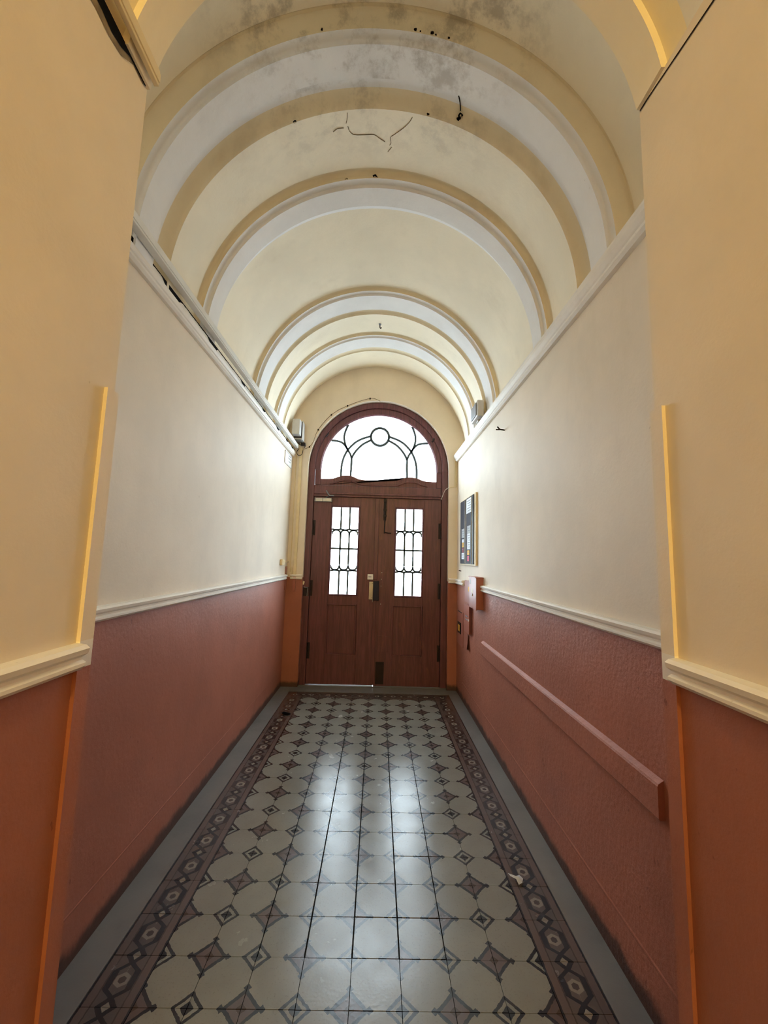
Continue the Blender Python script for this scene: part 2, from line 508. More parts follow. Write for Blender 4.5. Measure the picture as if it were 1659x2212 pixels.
vault_piece('vault_bay', [ribD[-1], (4.75, 4.078), (4.9, 4.100), (5.05, 4.125), (5.16, 4.150), (YE + 0.02, 4.175)], M_VAULT, ceil_o)
for nm, rp, oc, lb in (('trim_1', ribA, ((1.55, 1.628), (1.885, 1.97)), 'wide soot-stained white vault rib with a deep hollow moulding, first of four'),
                   ('trim_2', ribB, ((2.3, 2.392),), 'white vault rib with three fine lines, second from the near piers'),
                   ('trim_3', ribC, ((3.49, 3.528), (3.828, 3.87)), 'bluish-white vault rib, second from the street door'),
                   ('trim_4', ribD, ((4.25, 4.28), (4.56, 4.61)), 'white vault rib closest to the street door')):
    tag(vault_piece(nm, rp, M_WHITE, None, oc), lb, 'rib', kind='structure')

# near arch between the projecting piers
AX, AZ = (NL + NR) / 2, 2.86
def arc2(y, R):
    t0 = math.asin((2.982 - AZ) / R)
    return [(AX + RN + .08, y, 2.984)] + [(AX + R * math.cos(t0 + (math.pi - 2 * t0) * k / NA), y, AZ + R * math.sin(t0 + (math.pi - 2 * t0) * k / NA)) for k in range(NA + 1)] + [(AX - RN - .08, y, 2.984)]
RN = (NR - NL) / 2
bm = bmesh.new()
loft(bm, [arc2(y, r) for y, r in ((NY, RN), (0.975, RN), (0.972, RN + 0.018), (0.905, RN + 0.024))], 0)
na = obj('ceiling_near', bm, M_VAULT, smooth=True); na.data.set_sharp_from_angle(angle=math.radians(28))
tag(na, 'yellow-lit arch soffit between the projecting piers', 'ceiling', kind='structure')
bm = bmesh.new()
loft(bm, [arc2(y, r) for y, r in ((0.905, RN + 0.024), (0.2, RN + 0.024), (-5.0, RN + 0.024))], 0)
o = obj('vault_bay', bm, M_WHITE, na, smooth=True); o.data.set_sharp_from_angle(angle=math.radians(28))
# rear face of that arch
bm = bmesh.new()
inn = arc2(NY, RN)
outp = []
for x, y, z in inn:
    dx, dz = x - AX, z - AZ
    sc = min(1.4 / max(abs(dx), 1e-6), (4.5 - AZ) / max(dz, 1e-6))
    outp.append((AX + dx * sc, NY, AZ + dz * sc))
loft(bm, [inn, outp])
obj('spandrel', bm, M_CREAM, na)

# cracks and holes in the plaster of the vault
def crack(pts, parent, w=0.004, mat=M_CRACK):
    c0 = []
    for x, y, z in pts:
        n_ = Vector((VX - x, 0, VZ - z)).normalized()
        c0.append(Vector((x, y, z)) + n_ * 0.002)
    obj('crack', tube(smoothpts(c0, 3), w, 5), mat, parent)
def onv(x, y, zc): return (x, y, VZ + math.sqrt(max(0, (zc - VZ) ** 2 - (x - VX) ** 2)))
def zb(y):
    P = [ribA[-1], (2.10, 4.056), (2.25, 4.080), ribB[0]]
    for (a, za), (b, zb_) in zip(P, P[1:]):
        if a <= y <= b: return za + (zb_ - za) * (y - a) / (b - a)
    return 4.05
for pl in ([(-.237, 1.976), (-.242, 2.01), (-.249, 2.034)], [(-.325, 2.074), (-.30, 2.059), (-.265, 2.06)],
           [(-.24, 2.054), (-.234, 2.083), (-.209, 2.108), (-.148, 2.113), (-.093, 2.113), (-.065, 2.133), (-.029, 2.157)],
           [(.121, 1.986), (.105, 2.019), (.07, 2.062), (.023, 2.105), (.004, 2.124), (.008, 2.16), (0, 2.177)],
           [(.012, 2.191), (-.01, 2.225)]):
    crack([onv(x, y, zb(y)) for x, y in pl], bayAB, 0.0017)
def chip(x, y, zc, r, parent, mat=M_SOOT, n=9):
    p = Vector(onv(x, y, zc)); nrm = Vector((VX - p.x, 0, VZ - p.z)).normalized()
    t1 = Vector((0, 1, 0)); t2 = nrm.cross(t1)
    bm = bmesh.new()
    c = bm.verts.new(p - nrm * 0.004)
    ring = [bm.verts.new(p + nrm * 0.0035 + (t1 * math.cos(k * 6.283 / n) + t2 * math.sin(k * 6.283 / n)) * r * random.uniform(0.55, 1.25)) for k in range(n)]
    for k in range(n): bm.faces.new((ring[k], ring[(k + 1) % n], c))
    obj('plaster_chip', bm, mat, parent)
rA = bpy.data.objects['trim_1']; rB = bpy.data.objects['trim_2']
chip(.376, 1.925, 4.068, .018, rA, M_DARK); chip(.37, 1.935, 4.062, .012, rA, M_DARK)
crack([onv(.350, 1.845, 4.074), onv(.362, 1.87, 4.074), onv(.372, 1.905, 4.07)], rA, .003, M_SOOT)
chip(-.09, 2.386, 4.070, .016, rB, M_DARK); chip(-.277, 2.388, 4.068, .009, rB, M_DARK)
chip(.204, 1.953, 4.046, .008, rA); chip(-.519, 1.958, 4.043, .010, rA, M_DARK)
for x, y, r_ in ((.105, 1.621, .008), (.128, 1.624, .005), (.182, 1.620, .009), (.2, 1.624, .004), (.26, 1.622, .006), (-.33, 1.621, .006)): chip(x, y, 4.058, r_, rA)
for x in (-.21, -.14, -.12, -.08): chip(x, 2.33, 4.091, .005, bayAB)

# ------------------------------------------------------------------ rails, cornices, guards
RP = [(0, 0), (.018, 0), (.030, .010), (.030, .018), (.020, .024), (.020, .031), (.033, .040), (.036, .052), (.026, .060), (0, .063)]
RP = [(o_, z + RAIL - 0.004) for o_, z in RP]
def rail(name, along, a0, a1, wall, sign, label):
    o = obj(name, sweep_profile(RP, along, a0, a1, wall, sign), M_RAILP)
    tag(o, label, 'rail', kind='structure'); return o
rail('trim_5', 'y', NY, 5.165, XL, 1, 'white dado rail on the far wall that carries the sign')
rail('trim_6', 'y', NY, 3.94, XR, -1, 'long white dado rail between the near pier and the meter boxes')
rail('trim_7', 'y', 4.79, YE, XR, -1, 'short white dado rail between the meter boxes and the door corner')
rail('trim_8', 'y', -5.0, NY - 0.042, NL, 1, 'white dado rail on the left-hand near pier')
rail('trim_9', 'y', -5.0, NY - 0.042, NR, -1, 'white dado rail on the right-hand near pier')
rail('trim_10', 'x', -1.10, DX - DR - 0.005, YE, -1, 'stub of white dado rail beside the vertical conduit at the door')
rail('trim_11', 'x', DX + DR + 0.005, XR - 0.02, YE, -1, 'stub of white dado rail at the door corner under the display case')
CP = [(0, 2.892), (.022, 2.892), (.034, 2.904), (.034, 2.918), (.040, 2.924), (.052, 2.944), (.056, 2.962), (.056, 2.974), (0, 2.980)]
o = obj('trim_12', sweep_profile(CP, 'y', NY, YE, XR, -1), M_RAILP); tag(o, 'white cornice moulding under the vault above the display case', 'cornice', kind='structure')
CPL = [(0, 2.892), (.018, 2.892), (.030, 2.902), (.030, 2.914), (.036, 2.918), (.042, 2.934), (.042, 2.942), (.028, 2.946), (.028, 2.980), (0, 2.980)]
o = obj('trim_13', sweep_profile(CPL, 'y', NY, YE, XL, 1), M_RAILP); corn = tag(o, 'white cornice moulding with broken plaster under the cable trunking', 'cornice', kind='structure')
# dark broken gap between that cornice and the trunking, with sooty runs
def ragged(name, x, y0, y1, zt, zb_fn, mat, parent, n=60):
    bm = bmesh.new()
    top = [(x, y0 + (y1 - y0) * k / n, zt) for k in range(n + 1)]
    bot = [(x, p[1], zb_fn(p[1])) for p in top]
    loft(bm, [top, bot]); return obj(name, bm, mat, parent)
HOLES = [(1.68, .14, .036), (2.02, .20, .036), (2.55, .16, .030), (3.15, .10, .020), (3.75, .10, .024), (4.30, .12, .026), (4.75, .10, .024), (5.05, .1, .02)]
def gapz(y):
    z = 2.976 - 0.004 * random.random()
    for c0, w_, dpt in HOLES:
        d_ = abs(y - c0) / (w_ / 2)
        if d_ < 1: z = min(z, 2.976 - dpt * (1 - d_ ** 3) * random.uniform(.8, 1.0))
    return z
ragged('broken_gap', XL + .0292, NY, YE, 2.9812, gapz, M_DARK, corn, 260)
def runz(y):
    z = 2.978
    for c0, w_, dpt in HOLES[:4]:
        d_ = abs(y - c0 - .02) / (w_ / 2.6)
        if d_ < 1: z = min(z, 2.978 - .034 * random.uniform(.7, 1.0) * (1 - d_ ** 4))
    return z
ragged('soot_run', XL + .0286, NY, 3.4, 2.979, runz, M_LEAF, corn, 200)

# corner guards on the piers (painted in three bands)
def guard(name, xw, s, label):
    bm = bmesh.new()
    for z0, z1, mi in ((0, RAIL - .004, 0), (RAIL - .004, RAIL + .062, 1), (RAIL + .062, 2.03, 2)):
        box(bm, min(xw - s * .002, xw + s * .010), max(xw - s * .002, xw + s * .010), NY - .042, NY + .005, z0, z1, mi)
        box(bm, min(xw - s * .002, xw - s * .035), max(xw - s * .002, xw - s * .035), NY + .0002, NY + .005, z0, z1, mi)
    o = obj(name, bm, [M_BRICK, M_RAILP, M_CREAM]); tag(o, label, 'corner guard', kind='structure')
guard('trim_14', NL, 1, 'painted corner guard strip on the left-hand near pier')
guard('trim_15', NR, -1, 'painted corner guard strip on the right-hand near pier')

# plastered pipe casing running along the dado and a faint ridge near the floor
PC = [(0, .728), (.020, .728), (.023, .733), (.023, .838), (.019, .846), (0, .858)]
o = obj('trim_16', sweep_profile(PC, 'y', 1.502, 3.94, XR, -1), M_BRICKR); tag(o, 'brick-red plastered pipe casing along the dado', 'casing', kind='structure')
PR = [(0, .190), (.0016, .196), (.0018, .203), (0, .209)]
PRL = [(0, .194), (.0012, .197), (.0015, .202), (0, .206)]
o = obj('trim_17', sweep_profile(PR, 'y', 1.2, 4.9, XR, -1), M_BRICKR); tag(o, 'thin brick-red plaster ridge low on the dado', 'ridge', kind='structure')
o = obj('trim_18', sweep_profile(PRL, 'y', 1.2, 5.1, XL, 1), M_BRICK); tag(o, 'thin plaster ridge low on the smoother dado', 'ridge', kind='structure')

# ------------------------------------------------------------------ street door
YF, YLF = 5.315, 5.345             # frame front, leaf front
# outer frame: jambs + arch
fr = thing('trim_19', 'dark red wooden door frame with a round arch and a transom', 'door frame', (DX, YF, 0), kind='structure')
FI = 0.845                          # clear half width inside the frame
obj('jamb', bx(DX - DR + .002, DX - FI, YF, YF + .12, 0.004, DZ, .006), M_WOODF, fr)
obj('jamb', bx(DX + FI, DX + DR - .002, YF, YF + .12, 0.004, DZ, .006), M_WOODF, fr)
def arch_ring(cx, cz, r0, r1, y0, y1, n=56, bead=0.0):
    bm = bmesh.new()
    rings = []
    for k in range(n + 1):
        t = math.pi * k / n; c_, s_ = math.cos(t), math.sin(t)
        rings.append([(cx + r * c_, y, cz + r * s_) for r, y in ((r0, y0 + bead), (r0 + bead, y0), (r1 - bead, y0), (r1, y0 + bead), (r1, y1), (r0, y1))])
    return loft(bm, rings, closed=True, cap=True)
obj('arch', arch_ring(DX, DZ, FI, DR - .002, YF, YF + .12, bead=.008), M_WOODF, fr)
tr_ = obj('transom', bx(DX - FI, DX + FI, YF + .012, YF + .12, 2.40, 2.545, .005), M_WOODF, fr)
obj('transom_moulding', bx(DX - FI, DX + FI, YF - .006, YF + .03, 2.425, 2.452, .008), M_WOODF, tr_)
obj('transom_moulding', bx(DX - FI, DX + FI, YF + .0, YF + .03, 2.396, 2.412, .005), M_WOODF, tr_)

for s_ in (-1, 1):
    obj('stop', bx(DX + s_ * (FI - .022), DX + s_ * (FI + .01), YLF + .052, YLF + .09, .004, 2.41, .001), M_WOODF, fr)
obj('stop', bx(DX - FI, DX + FI, YLF + .052, YLF + .09, 2.366, 2.41, .001), M_WOODF, fr)
# fanlight
GX, GZ, GR = -0.016, 2.76, 0.767
YG = 5.375
win = thing('window_1', 'arched fanlight of frosted leaded glass above the street door', 'window', (GX, YF, 2.55), kind='structure')
wav = [(.767, 2.632), (.65, 2.634), (.58, 2.648), (.51, 2.674), (.44, 2.684), (.365, 2.680), (.30, 2.655), (.235, 2.634), (.10, 2.630)]
wave = [(GX - d_, z) for d_, z in wav] + [(GX, 2.630)] + [(GX + d_, z) for d_, z in reversed(wav)]
wave = [(p.x, p.y) for p in smoothpts([(x, z, 0) for x, z in wave], 3)]
obj('sash_rail', slab_poly(wave + [(GX + .767, 2.548), (GX - .767, 2.548)], YF + .018, YF + .10), M_WOODF, win)
mould = [(x, YF + .014, z - .066) for x, z in wave[3:-3]]
obj('sash_moulding', tube(mould, .011, 6), M_WOODF, win)
sash = arch_ring(GX, GZ, GR, FI + .025, YF + .020, YF + .10, bead=.016)
obj('sash_arch', sash, M_WOODF, win)
for s_ in (-1, 1):
    obj('sash_stile', bx(GX + s_ * GR, GX + s_ * (FI - .001), YF + .020, YF + .10, 2.548, GZ, .010), M_WOODF, win)
KX, KZ = .001345, .00138
def fp(cx_, cy_): return (GX + (cx_ - 835) * KX, 3.238 - (cy_ - 380) * KZ)
def fpl(l): return [fp(*p) for p in l]
def mir(l): return [(2 * GX - x, z) for x, z in l]
def sm2(l, sub=5): return [(p.x, p.y) for p in smoothpts([(x, z, 0) for x, z in l], sub)]
def gcirc(x): # glass edge above springing
    return (x, GZ + math.sqrt(max(0, GR * GR - (x - GX) ** 2)))
RC, RR_ = (GX, 3.238), 0.122
J = fp(515, 520); Kp = fp(557, 605)
Lst = gcirc(fp(352, 440)[0]); Tst = gcirc(fp(512, 280)[0])
c_out_u = sm2([(GX - .121, 3.245), fp(650, 408), fp(580, 452), J])           # ring -> J
c_out_l = sm2([J, fp(478, 600), fp(460, 690), (fp(458, 0)[0], 2.668)])       # J -> bottom
c_in = sm2([(GX - .113, 3.192), fp(670, 457), fp(612, 512), fp(575, 565), Kp])   # ring -> K
c_lobe_u = sm2([Lst, fp(400, 434), fp(452, 447), fp(490, 480), J])            # rim -> J
c_lobe_m = sm2([J, fp(542, 560), Kp], 4)
c_lobe_l = sm2([Kp, fp(557, 680), (fp(553, 0)[0], 2.668)], 4)
c_top = sm2([Tst, fp(482, 345), fp(476, 405), fp(490, 468), J])
def bar(l, nm='came', r=.013):
    obj(nm, tube([(x, YG, z) for x, z in l], r, flat=(r, .011)), M_LEAD, win)
for l in (c_out_u, c_out_l, c_in, c_lobe_u, c_lobe_m, c_lobe_l, c_top):
    bar(l); bar(mir(l))
ring = [(GX + RR_ * math.cos(k * math.pi / 24), 3.238 + RR_ * math.sin(k * math.pi / 24)) for k in range(49)]
bar(ring, 'ring_came', .0155)
def rimarc(p, q, n=24):  # along the glass circle between two points (by angle)
    a0 = math.atan2(p[1] - GZ, p[0] - GX); a1 = math.atan2(q[1] - GZ, q[0] - GX)
    return [(GX + GR * math.cos(a0 + (a1 - a0) * k / n), GZ + GR * math.sin(a0 + (a1 - a0) * k / n)) for k in range(n + 1)]
def ringarc(a0, a1, n=16): return [(GX + RR_ * math.cos(a0 + (a1 - a0) * k / n), 3.238 + RR_ * math.sin(a0 + (a1 - a0) * k / n)) for k in range(n + 1)]
def bottom(xa, xb, n=6):
    return [(xa + (xb - xa) * k / n, 2.62) for k in range(n + 1)]
def pane(poly, nm='pane', parent=win):
    q = []
    for p in poly:
        if not q or (abs(p[0] - q[-1][0]) + abs(p[1] - q[-1][1])) > 1e-4: q.append(p)
    if (abs(q[0][0] - q[-1][0]) + abs(q[0][1] - q[-1][1])) < 1e-4: q.pop()
    bm = bmesh.new()
    f = bm.faces.new([bm.verts.new((x, YG + .004, z)) for x, z in q])
    bmesh.ops.triangulate(bm, faces=[f])
    return obj(nm, bm, M_GLASS, parent)
rv = lambda l: list(reversed(l))
left_rim_bottom = (GX - GR, GZ)
p1 = rimarc(Lst, Tst) + c_top + rv(c_lobe_u)
a_l = math.atan2(Lst[1] - GZ, Lst[0] - GX)
p2 = [(GX + GR * math.cos(math.pi + (a_l - math.pi) * k / 12), GZ + GR * math.sin(math.pi + (a_l - math.pi) * k / 12)) for k in range(13)] + c_lobe_u + c_out_l + [(c_out_l[-1][0], 2.62), (GX - GR, 2.62)]
p3 = c_out_l + [(c_out_l[-1][0], 2.62), (c_lobe_l[-1][0], 2.62)] + rv(c_lobe_l) + rv(c_lobe_m)
p4 = c_out_u + c_lobe_m + rv(c_in)
for p in (p1, p2, p3, p4):
    pane(p); pane(mir(p))
p5 = c_in + c_lobe_l + [(c_lobe_l[-1][0], 2.62), (2 * GX - c_lobe_l[-1][0], 2.62)] + rv(mir(c_lobe_l)) + rv(mir(c_in)) + rv(ringarc(math.pi + .39, 2 * math.pi - .39))
pane(p5)
p6 = c_out_u + rv(c_top) + rimarc(Tst, mir([Tst])[0], 30) + mir(c_top) + rv(mir(c_out_u)) + ringarc(.06, math.pi - .06)
pane(p6)
pane(ring[:-1])

# door leaves
def leaf(name, x0, x1, wx0, wx1, px0, px1, label, mat, zb):
    d = thing(name, label, 'door', ((x0 + x1) / 2, YLF, 0), kind='structure')
    Y0_, Y1_ = YLF, YLF + .05
    zt = 2.394
    obj('stile', bx(x0, wx0 - .022, Y0_, Y1_, zb, zt, .003), mat, d)
    obj('stile', bx(wx1 + .022, x1, Y0_, Y1_, zb, zt, .003), mat, d)
    obj('top_rail', bx(wx0 - .022, wx1 + .022, Y0_ + .001, Y1_, 2.282, zt, .002), mat, d)
    obj('lock_rail', bx(wx0 - .022, wx1 + .022, Y0_ + .001, Y1_, 1.005, 1.108, .002), mat, d)
    obj('bottom_rail', bx(wx0 - .022, wx1 + .022, Y0_ + .001, Y1_, zb, .375, .002), mat, d)
    # window moulding, four mitred beads
    for nm, pts in (('bead', [(wx0 - .011, 1.108), (wx0 - .011, 2.282)]), ('bead', [(wx1 + .011, 1.108), (wx1 + .011, 2.282)]),
                    ('bead', [(wx0 - .022, 2.271), (wx1 + .022, 2.271)]), ('bead', [(wx0 - .022, 1.119), (wx1 + .022, 1.119)])):
        obj(nm, tube([(x, Y0_ + .012, z) for x, z in pts], .0125, 8), mat, d)
    # sunk panel with moulding
    pn = obj('panel', bx(wx0 - .03, wx1 + .03, Y0_ + .018, Y1_ - .006, .36, 1.02, .002), mat, d)
    for pts in ([(px0, .38), (px0, 1.0)], [(px1, .38), (px1, 1.0)], [(px0, 1.0), (px1, 1.0)], [(px0, .38), (px1, .38)]):
        obj('panel_moulding', tube([(x, Y0_ + .008, z) for x, z in pts], .011, 6), mat, d)
    # glazing: three columns, four rows with pointed gothic loops
    zt_, zb_, zm = 2.262, 1.128, 1.716
    cols = [wx0, wx0 + (wx1 - wx0) * .333, wx0 + (wx1 - wx0) * .667, wx1]
    def came(l, r=.0105): obj('came', tube([(x, YG, z) for x, z in l], r, flat=(r, .009)), M_LEAD, d)
    came([(wx0, zm), (wx1, zm)], .0115)
    for c_ in cols[1:3]:
        came([(c_, zt_), (c_, 1.972)]); came([(c_, 1.897), (c_, zm)])
        came([(c_, zm), (c_, 1.505)]); came([(c_, 1.432), (c_, zb_)])
    def gpane(poly): pane(poly, 'pane', d)
    for flip in (False, True):
        def zz(z): return z if not flip else (2 * zm - z) - .0325 * (z > zm)
        ztop = zt_ if not flip else None
        for k in range(3):
            a, b = cols[k], cols[k + 1]; m_ = (a + b) / 2; hw = (b - a) / 2
            arch = [(m_ - hw * math.cos(t * math.pi / 16), zz(1.897 + .063 * math.sin(t * math.pi / 16) ** .8)) for t in range(17)]
            came(arch)
            line = [(a + (b - a) * t / 8, zz(1.972 - .010 * math.sin(t * math.pi / 8))) for t in range(9)]
            came(line)
            gpane([(a, zm)] + arch + [(b, zm)])
            gpane([(a, zt_ if not flip else zb_)] + line + [(b, zt_ if not flip else zb_)])
            half = len(arch) // 2
            gpane(arch[:half + 1] + rv(line[:5])); gpane(arch[half:] + rv(line[4:]))
    return d
dl = leaf('door_1', DX - FI + .004, -.022, -.612, -.268, -.628, -.262, 'dark red wooden door leaf with closer, lock and brightest lower panes', M_WOOD, .013)
dr = leaf('door_2', -.014, DX + FI - .004, .235, .575, .212, .585, 'dark red wooden door leaf with sliding bolt, worn brown along its meeting edge', M_WOODW, .009)
# closing strip and hardware of the leaves
obj('astragal', bx(-.050, .004, YLF - .020, YLF + .004, 1.33, 2.388, .008), M_WOODW, dl)
obj('astragal', bx(-.046, -.002, YLF - .013, YLF + .004, .02, 1.34, .005), M_WOOD, dl)
lk = obj('lock_plate', bx(-.100, -.052, YLF - .010, YLF + .002, 1.075, 1.300, .003), M_STEEL, dl); lk['label'] = 'brushed steel lock plate'
obj('lock_case', bx(-.048, .030, YLF - .042, YLF - .014, 1.065, 1.312, .005), M_BLUEBLK, dl)
obj('plate_edge', bx(-.053, -.048, YLF - .044, YLF, 1.045, 1.300, .001), M_STEEL, lk)
for z in (1.28, 1.10):
    obj('screw', tube([(-.060, YLF - .014, z), (-.060, YLF - .008, z)], .004, 8), M_IRON, lk)
al = obj('sensor', bx(-.125, -.050, YLF - .022, YLF + .001, 1.326, 1.396, .006), M_PVC, dl); al['label'] = 'white square plastic sensor'
obj('sensor_window', bx(-.112, -.072, YLF - .0235, YLF - .021, 1.358, 1.366, .001), M_IRON, al)
obj('sensor_ridge', bx(-.116, -.060, YLF - .0245, YLF - .021, 1.336, 1.343, .001), M_PVC, al)
clo = obj('closer', bx(-.848, -.618, YLF - .050, YLF + .001, 2.322, 2.372, .008), M_STEEL, dl); clo['label'] = 'steel overhead door closer'
for x in (-.838, -.74, -.626): obj('closer_band', bx(x - .006, x + .006, YLF - .052, YLF, 2.320, 2.374, .002), M_GREY, clo)
obj('closer_arm', tube([(-.70, YLF - .035, 2.378), (-.655, YLF - .075, 2.400), (-.70, YLF - .05, 2.470)], .009, 8), M_GREY, dl)
obj('closer_arm', tube([(-.655, YLF - .075, 2.402), (-.60, YLF - .030, 2.405)], .009, 8), M_GREY, dl)
def hinge(x, z, d):
    h = obj('hinge', tube([(x, YLF - .010, z - .09), (x, YLF - .010, z + .09)], .011, 10), M_IRON, d)
    obj('hinge_leaf', bx(x - .032, x + .032, YLF - .004, YLF + .002, z - .10, z + .10, .001), M_IRON, h)
for z in (.42, 1.20, 1.98):
    hinge(DX - FI + .004, z, dl); hinge(DX + FI - .004, z, dr)
bo = obj('bolt', tube([(.080, YLF - .012, 1.93), (.080, YLF - .012, 2.39)], .008, 8), M_IRON, dr); bo['label'] = 'dark iron sliding bolt'
for z in (2.36, 2.24, 2.16): obj('bolt_bracket', bx(.058, .102, YLF - .022, YLF + .001, z - .014, z + .014, .003), M_IRON, bo)
obj('bolt_plate', bx(.062, .098, YLF - .008, YLF + .001, 2.10, 2.388, .002), M_IRON, bo)
obj('bolt_handle', tube([(.080, YLF - .02, 1.945), (.13, YLF - .03, 1.935), (.165, YLF - .03, 1.935)], .006, 8), M_IRON, bo)
kp = obj('kick_plate', bx(.012, .118, YLF - .010, YLF + .001, .03, .300, .002), M_IRON, dr); kp['label'] = 'dark iron bolt plate at the foot'
obj('patch', bx(.02, .20, YLF - .004, YLF + .002, .42, .62, .002), M_WOODW, dr)
for x, z in ((.060, 1.42), (.058, 1.335), (.056, 1.248), (.056, 1.02)):
    obj('nail', tube([(x, YLF - .004, z), (x, YLF + .001, z)], .005, 8), M_METALW, dr)
# latch keeper on the frame and a little bell push above it
kp = obj('keeper', bx(-.938, -.872, YF - .012, YF + .002, 1.10, 1.215, .004), M_IRON, fr)
obj('keeper_bar', tube([(-.93, YF - .018, 1.212), (-.882, YF - .018, 1.208), (-.886, YF - .018, 1.10)], .006, 8), M_STEEL, kp)
pb = obj('knob', tube([(-.945, YF - .03, 1.245), (-.935, YF - .025, 1.285)], .014, 10), M_PVCC, fr)
for x, z in ((-.72, 3.22), (.70, 3.19)):
    obj('frame_clip', tube([(x - .02, YF - .006, z - .02), (x, YF - .012, z), (x + .012, YF - .006, z + .03)], .010, 6), M_IRON, fr)

# ------------------------------------------------------------------ cable trunking
def trunk(name, xw, s, y0, y1, z0, z1, dep, label, mat):
    t = thing(name, label, 'trunking', (xw, y0, z0))
    obj('channel', bx(xw, xw + s * dep, y0, y1, z0, z1, .002), mat, t)
    obj('cover', bx(xw + s * (dep - .01), xw + s * (dep + .004), y0, y1 - .002, z0 + .010, z1 - .014, .002), mat, t)
    return t
t1 = trunk('cable_trunking', XL + .044, 1, NY, 5.165, 2.990, 3.040, .036, 'long white cable trunking above the broken cornice', M_PVC)
t2 = trunk('cable_trunking', NL + .0235, 1, -4.9, NY - .004, 2.988, 3.040, .014, 'short cream trunking at the top of the near pier above a black crack', M_PVCC)
# the open joint under the near trunking
ng = bpy.data.objects['wall_near_left']
def nz(y):
    base = 2.982
    return base - (.007 + .030 * max(0, min(1, (1.0 - y) / .05))) * random.uniform(.8, 1.1)
ragged('open_joint', NL + .0025, -4.9, NY - .012, 2.985, nz, M_DARK, ng, 160)
def nz2(y): return 2.974 - (.002 + .050 * max(0, min(1, (1.01 - y) / .06))) * random.uniform(.85, 1.1)
ragged('worn_edge', NL + .0012, -4.9, NY - .02, 2.984, nz2, M_CRACK, ng, 120)
ng2 = bpy.data.objects['wall_near_right']
def rz(y): return 2.978 - .15 * max(0, min(.6, 1.06 - y))
bm = bmesh.new()
ys = [NY - .004 - k * .03 for k in range(24)]
loft(bm, [[(NR - .002, y, rz(y)) for y in ys], [(NR - .002, y, rz(y) - .005 - random.uniform(0, .002)) for y in ys]])
obj('open_joint', bm, M_SOOT, ng2)

# ------------------------------------------------------------------ boxes under the vault
jb = thing('lamp_housing', 'grey-white metal housing in the corner above the sign', 'light housing', (-1.07, 4.95, 3.11))
obj('body', bx(-1.115, -1.020, 4.945, 5.060, 3.115, 3.310, .006), M_METALW, jb)
obj('back_case', bx(-1.120, -1.005, 5.072, 5.215, 3.085, 3.325, .006), M_METALW, jb)
obj('seam', bx(-1.112, -1.012, 5.058, 5.074, 3.10, 3.312, .001), M_IRON, jb)
obj('underside', bx(-1.105, -1.02, 5.075, 5.20, 3.070, 3.088, .002), M_GREY, jb)
wl = thing('wire_loop', 'loose dark wire looping under the grey-white housing', 'wire', (-1.02, 5.2, 3.0))
obj('strand', tube(smoothpts([(-1.08, 5.20, 3.07), (-1.03, 5.17, 3.03), (-.985, 5.20, 3.05), (-1.0, 5.21, 3.01)]), .005, 6), M_IRON, wl)
obj('strand', tube(smoothpts([(-1.075, 5.22, 3.00), (-1.095, 5.21, 2.95), (-1.07, 5.20, 2.905), (-1.03, 5.21, 2.92), (-1.02, 5.23, 2.98)]), .004, 6), M_IRON, wl)
obj('connector', bx(-1.04, -.985, 5.17, 5.22, 3.035, 3.072, .004), M_IRON, wl)

fl_ = thing('floodlight', 'small grey floodlight on the cornice above the display case', 'floodlight', (.96, 3.9, 2.98))
obj('body', bx(.925, .990, 3.80, 4.06, 3.000, 3.165, .010), M_METALW, fl_)
obj('lens', bx(.916, .926, 3.83, 4.03, 3.02, 3.145, .004), M_GREY, fl_)
obj('bracket', bx(.990, 1.012, 3.88, 3.98, 2.982, 3.08, .002), M_BLACK, fl_)
obj('bracket_foot', bx(.955, 1.010, 3.90, 3.97, 2.980, 3.003, .002), M_METALW, fl_)

# sign plate
sg = thing('sign_plate', 'small white enamel sign plate with faded grey print under the cornice', 'sign', (XL, 4.85, 2.72))
obj('plate', bx(XL, XL + .010, 4.80, 5.16, 2.715, 2.870, .002), M_PVC, sg)
obj('rim', bx(XL + .009, XL + .012, 4.80, 5.16, 2.858, 2.870, .001), M_METALW, sg)
for z, a, b in ((2.838, 4.98, 5.10), (2.806, 4.96, 5.12), (2.768, 4.99, 5.08)):
    obj('print_line', bx(XL + .0095, XL + .0112, a, b, z, z + .009), M_PRINT, sg)

# conduit in the corner, switch and branch
cd = thing('conduit', 'cream vertical conduit running down the corner beside the door', 'conduit', (-1.04, YE, 1.16))
obj('run', bx(-1.065, -1.028, YE - .020, YE, 1.345, 3.02, .003), M_PVCC, cd)
obj('painted_end', bx(-1.066, -1.027, YE - .021, YE, 1.16, 1.345, .003), M_BRICKB, cd)
obj('side_run', tube([(-1.105, YE - .006, 1.40), (-1.105, YE - .006, 2.95)], .006, 6), M_PVCC, cd)
sw = thing('wall_switch', 'small cream wall switch above the end of the dado rail', 'switch', (XL, 4.93, 1.5))
obj('plate', bx(XL, XL + .034, 4.86, 4.98, 1.490, 1.560, .008), M_PVCC, sw)
obj('rocker', bx(XL + .032, XL + .039, 4.89, 4.95, 1.505, 1.545, .003), M_PVCC, sw)
br = thing('branch_conduit', 'short cream conduit from the switch to the corner', 'conduit', (XL, 5.0, 1.53))
obj('run', bx(XL, XL + .020, 4.985, YE, 1.518, 1.540, .003), M_PVCC, br)
obj('drop', bx(-1.098, -1.082, YE - .016, YE, 1.36, 1.46, .003), M_PVCC, br)
obj('cap', bx(-1.104, -1.076, YE - .024, YE, 1.335, 1.362, .004), M_PVCC, br)
pt = thing('cover_panel', 'brick-red patch panel where the dado rail breaks off', 'panel', (XL, 5.17, 1.2))
obj('board', bx(XL, XL + .006, 5.168, YE - .001, 1.18, 1.470, .002), M_BRICKB, pt)
